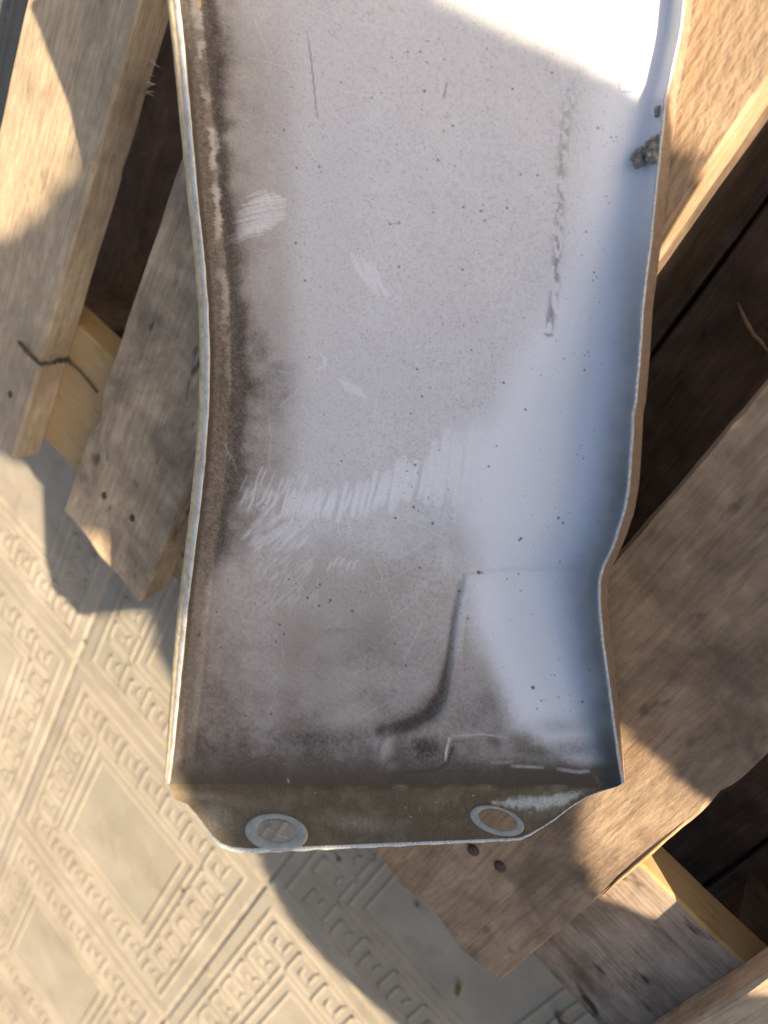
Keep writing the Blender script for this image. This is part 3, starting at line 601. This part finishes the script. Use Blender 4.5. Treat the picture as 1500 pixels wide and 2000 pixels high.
# pale edge of the tab
bt = np.concatenate([np.linspace(.30, 1, 60)]); left = np.stack([tab_l(bt), tab_y((tab_l(bt) - 331) / 883., bt), bt], -1)
bs = np.linspace(0, 1, 120)[1:-1]; bx = tab_l(1.) + (tab_r(1.) - tab_l(1.)) * bs; bot = np.stack([bx, tab_y((bx - 331) / 883., 1 + 0 * bx), 1 + 0 * bx], -1)
rt = np.linspace(1, 0.02, 70); right_ = np.stack([tab_r(rt), tab_y((tab_r(rt) - 331) / 883., rt), rt], -1)
E_ = np.concatenate([left, bot, right_]); ez = tab_z(E_[:, 0], E_[:, 1], E_[:, 2])
eo = np.gradient(E_[:, :2], axis=0); nn = np.stack([-eo[:, 1], eo[:, 0]], -1); nn /= np.linalg.norm(nn, axis=1)[:, None] + 1e-9
ewd = np.interp(np.arange(len(E_)), [0, 30, 50, 62, 176, 190, 247], [1.5, 3, 7, 9, 6, 3.5, 2]) * (0.75 + 0.5 * vnoise(np.arange(len(E_)) / 4., np.zeros(len(E_)), 431, 2))
rows = [at(E_[:, 0], E_[:, 1], ez), at(E_[:, 0] + nn[:, 0] * ewd * .35, E_[:, 1] + nn[:, 1] * ewd * .35, ez + 0.0006), at(E_[:, 0] + nn[:, 0] * ewd, E_[:, 1] + nn[:, 1] * ewd, ez - 0.0002), at(E_[:, 0] + nn[:, 0] * ewd * .8, E_[:, 1] + nn[:, 1] * ewd * .8, ez - 0.003)]
strip('tab_edge', rows[0], rows[1:], plain('chipped_white_edge', (0.58, 0.57, 0.54), 0.5, 0, 0.45, 800))
# grommet rings round the holes
M_ring = plain('cloudy_plastic', (0.36, 0.35, 0.31), 0.65, 0, 0.2, 260)
for r in RINGS:
    th = np.linspace(0, 2 * math.pi, 49)[:-1]; c, s_ = math.cos(r[4]), math.sin(r[4]); rr = []
    for (f, dz) in ((1.0, -0.0002), (0.99, 0.0005), (0.95, 0.0006), (r[5] * 1.10, 0.0007), (r[5] * 1.02, 0.0005), (r[5], -0.0002), (r[5] * 1.0, -0.002)):
        off = -0.28 * r[3] * (1 - f) 
        ex, ey = r[2] * f * np.cos(th), r[3] * f * np.sin(th) + off
        px, py = r[0] + ex * c - ey * s_, r[1] + ex * s_ + ey * c
        tt = np.clip((py - 1531.5) / (tab_y((px - 331) / 883., 1.0) - 1531.5), 0, 1)
        rr.append(at(px, py, tab_z(px, py, tt) + dz))
    P = np.stack(rr + [], 0); P = np.concatenate([P, P[:, :1]], 1) - PO
    me = grid_mesh('grommet_ring', P); smooth(me)
    obj('grommet_ring', me, M_ring, tabo)
th_ = [(513, 1612), (528, 1620), (548, 1633), (560, 1636)]
obj('loose_thread', tube('loose_thread', [pt(x, y, 0.186) - Vector(PO) for x, y in th_], 0.00035, 5), plain('pale_thread', (0.4, 0.37, 0.32), 0.6), tabo)

# ------------------------------------------------------------------ small loose things
def lump(name, r, seed, flat=0.7, n=2, amp=0.35):
    bm = bmesh.new(); bmesh.ops.create_icosphere(bm, subdivisions=n, radius=r); rg = np.random.RandomState(seed)
    for v in bm.verts:
        p = np.array(v.co) / r
        k = 1 + amp * (float(vnoise(np.array(p[0] * 2 + 9), np.array(p[1] * 2 + p[2] * 1.7 + 9), seed, 3)) - .5) * 2
        v.co = v.co * k; v.co.z *= flat
    me = bpy.data.meshes.new(name); bm.to_mesh(me); bm.free(); return me
def merged_lumps(name, spots, seed):
    bm = bmesh.new(); rg = random.Random(seed)
    for (p, r) in spots:
        k = bmesh.ops.create_icosphere(bm, subdivisions=2, radius=r, matrix=Matrix.Translation(p))
        for v in k['verts']:
            d = v.co - Vector(p); v.co = Vector(p) + d * rg.uniform(0.7, 1.35)
    me = bpy.data.meshes.new(name); bm.to_mesh(me); bm.free(); return me
rg = random.Random(8); sp = []
for k in range(46):
    t = rg.random(); px = lerp(1245, 1284, t) + rg.uniform(-7, 7); py = lerp(312, 285, t) + rg.uniform(-18, 18) * (0.6 + 0.6 * t)
    sp.append((Vector(at(px, py, float(z_panel(np.array(min(px, 1276.)), np.array(py))) + rg.uniform(0.0004, 0.0035))), rg.uniform(0.0007, 0.0021)))
tag(obj('mud_clump', merged_lumps('mud_clump', sp, 2), M_mud), 'crumbly grey mud clump stuck to the right wall of the panel', 'mud clump')
sp = [(Vector(at(1286 + rg.uniform(-3, 3), 222 + rg.uniform(-10, 10), float(z_panel(np.array(1284.), np.array(222.))) + rg.uniform(0, .001))), rg.uniform(.0006, .0012)) for k in range(10)]
tag(obj('mud_crumb', merged_lumps('mud_crumb', sp, 5), M_mud), 'tiny brown mud crumb above the larger clump on the right wall', 'mud clump')
# cord over the leftmost board
cp = [pt(36, 668, ZT + .0012), pt(56, 690, ZT + .0016), pt(80, 712, ZT + .0013), pt(98, 709, ZT + .0008), pt(112, 705, ZT - .006), pt(132, 702, ZC + .004), pt(148, 718, ZC + .0016), pt(172, 742, ZC + .0014), pt(197, 774, ZC + .0014)]
cq = []; cr_ = []; crg = random.Random(6); rad_ = [.0012, .0017, .0014, .0015, .0019, .0017, .0011, .0009, .0011]
for i in range(len(cp) - 1):
    for k in range(4): cq.append(cp[i].lerp(cp[i + 1], k / 4) + Vector([crg.uniform(-.0005, .0005) for _ in range(3)])); cr_.append(lerp(rad_[i], rad_[i + 1], k / 4) * crg.uniform(.7, 1.2))
tag(obj('cord', tube('cord', cq, cr_, 8), M_cord), 'short dark cord draped over the edge of the leftmost pallet board', 'cord')
cp = [pt(1440, 592, .024), pt(1455, 625, .030), pt(1472, 655, .028), pt(1486, 668, .026), pt(1502, 690, .024)]
tag(obj('dry_stalk', tube('dry_stalk', cp, [.0008, .0012, .0012, .0011, .0008], 7), M_bark), 'thin dry stalk lying in the dark gap between the right boards', 'stalk')
def leaf(name, L_, W_, seed):
    n = 9; V = []; Fc = []
    for i in range(n):
        t = i / (n - 1); wd = W_ * math.sin(math.pi * min(1, t * 1.02 + .02)) ** .8
        for s_ in (-1, 0, 1): V.append((t * L_ - L_ / 2, s_ * wd, 0.0006 + abs(s_) * 0.0012 + 0.0016 * math.sin(t * 5 + seed)))
    for i in range(n - 1):
        for k in range(2): Fc.append((i * 3 + k, i * 3 + k + 1, i * 3 + 4 + k, i * 3 + 3 + k))
    me = mesh(name, V, Fc); smooth(me); return me
for (px, py, L_, W_, a, mt, nm, lab, cat) in ((413, 1905, .0042, .0016, .4, M_yleaf, 'leaf_scrap', 'tiny bright yellow leaf scrap on the sunlit paving', 'leaf'),
        (896, 1930, .014, .0028, -.9, M_bleaf, 'dry_leaf', 'small curled brown leaf in a shaded paving joint near the bottom edge', 'leaf'),
        (1098, 1990, .013, .0035, .5, M_cord, 'dead_leaf', 'dark dead leaf on shaded paving at the bottom edge, right of centre', 'leaf')):
    p = pt(px, py, 0.0022); o = obj(nm, leaf(nm, L_, W_, px), mt); o.location = p; o.rotation_euler = (0.1, -.1, a); tag(o, lab, cat)
for (px, py, r, lab) in ((168, 1257, .0022, 'small dark pebble beside a paving joint, left of the panel'), (360, 1745, .0024, 'small dark pebble on the sunlit tile below the end tab'), (661, 1679, .0022, 'small dark pebble in shade just below the middle of the end tab'), (815, 1768, .0018, 'tiny dark pebble in shade by the end of the wide board')):
    o = obj('pebble', lump('pebble', r, px), M_stone); o.location = pt(px, py, 0.0010 + r * .5); tag(o, lab, 'pebble')

# ------------------------------------------------------------------ the photographer, crouching behind the camera with the sun at the back
A_ = np.array([-0.62, 1.0, 0]); A_ /= np.linalg.norm(A_); B_ = np.cross(S, A_); B_ = B_ if B_[2] > 0 else -B_
SIL = [(.06, -.28), (.055, .104), (0, .130), (-.015, .1350), (-.028, .1390), (-.042, .1420), (-.050, .1432), (-.04, .1434), (0, .1435), (.052, .1445), (.062, .1485), (.087, .166), (.118, .215), (.14, .24), (.20, .27), (.25, .295), (.25, .307), (.11, .309), (.084, .316), (.06, .334), (.046, .351), (.045, .46),
       (.16, .52), (.17, .60), (.05, .66), (.045, .70), (.06, .76), (.05, .84), (-.03, .88), (-.11, .84), (-.12, .76), (-.105, .70), (-.11, .66), (-.25, .60), (-.24, .52), (-.142, .46),
       (-.158, .345), (-.168, .330), (-.162, .312), (-.25, .312), (-.288, .311), (-.308, .302), (-.320, .281), (-.290, .2495), (-.331, .244), (-.365, .233), (-.512, .191), (-.565, .176), (-.598, .153), (-.618, .121), (-.64, 0), (-.64, -.28)]
GAP = [(-.190, .157), (-.2055, .146), (-.219, .134), (-.236, .112), (-.262, .099), (-.288, .099), (-.298, .112), (-.308, .124), (-.308, .136), (-.292, .150), (-.26, .157)]   # daylight between knee and arm
ga = np.arange(-.66, .27, .003); gb = np.arange(-.29, .90, .003)
GA, GB = np.meshgrid(ga, gb, indexing='ij'); sd = np.minimum(poly_sd(GA, GB, SIL), -poly_sd(GA, GB, GAP)); inn = sd > 0
TH = np.sqrt(np.clip(sd, 0, .10) * (2 * .10 - np.clip(sd, 0, .10))) * 1.1 + 0.002
DEP = 0.54 + 0.72 * sst(0.135, 0.20, GB + 0.15 * sst(-.25, -.40, GA) * -1)
base = DEP[..., None] * S + GA[..., None] * A_ + GB[..., None] * B_
kp = inn[:-1, :-1] & inn[1:, :-1] & inn[:-1, 1:] & inn[1:, 1:]
mf = grid_mesh('person', base + TH[..., None] * S, kp); mb = grid_mesh('person_back', base - TH[..., None] * S, kp)
bm = bmesh.new(); bm.from_mesh(mf); n0 = len(bm.verts); bm.from_mesh(mb)
bm.verts.ensure_lookup_table(); bm.verts.index_update()
edges = [e for e in bm.edges if len(e.link_faces) == 1 and e.verts[0].index < n0]
for e in edges:
    i, j = e.verts[0].index, e.verts[1].index
    bm.faces.new((bm.verts[i], bm.verts[j], bm.verts[j + n0], bm.verts[i + n0]))
bmesh.ops.delete(bm, geom=[v for v in bm.verts if not v.link_faces], context='VERTS')
bmesh.ops.recalc_face_normals(bm, faces=bm.faces)
me = bpy.data.meshes.new('person'); bm.to_mesh(me); bm.free(); smooth(me)
tag(obj('person', me, M_cloth), 'person in dark clothes crouching behind the camera, casting the broad shadow', 'person')
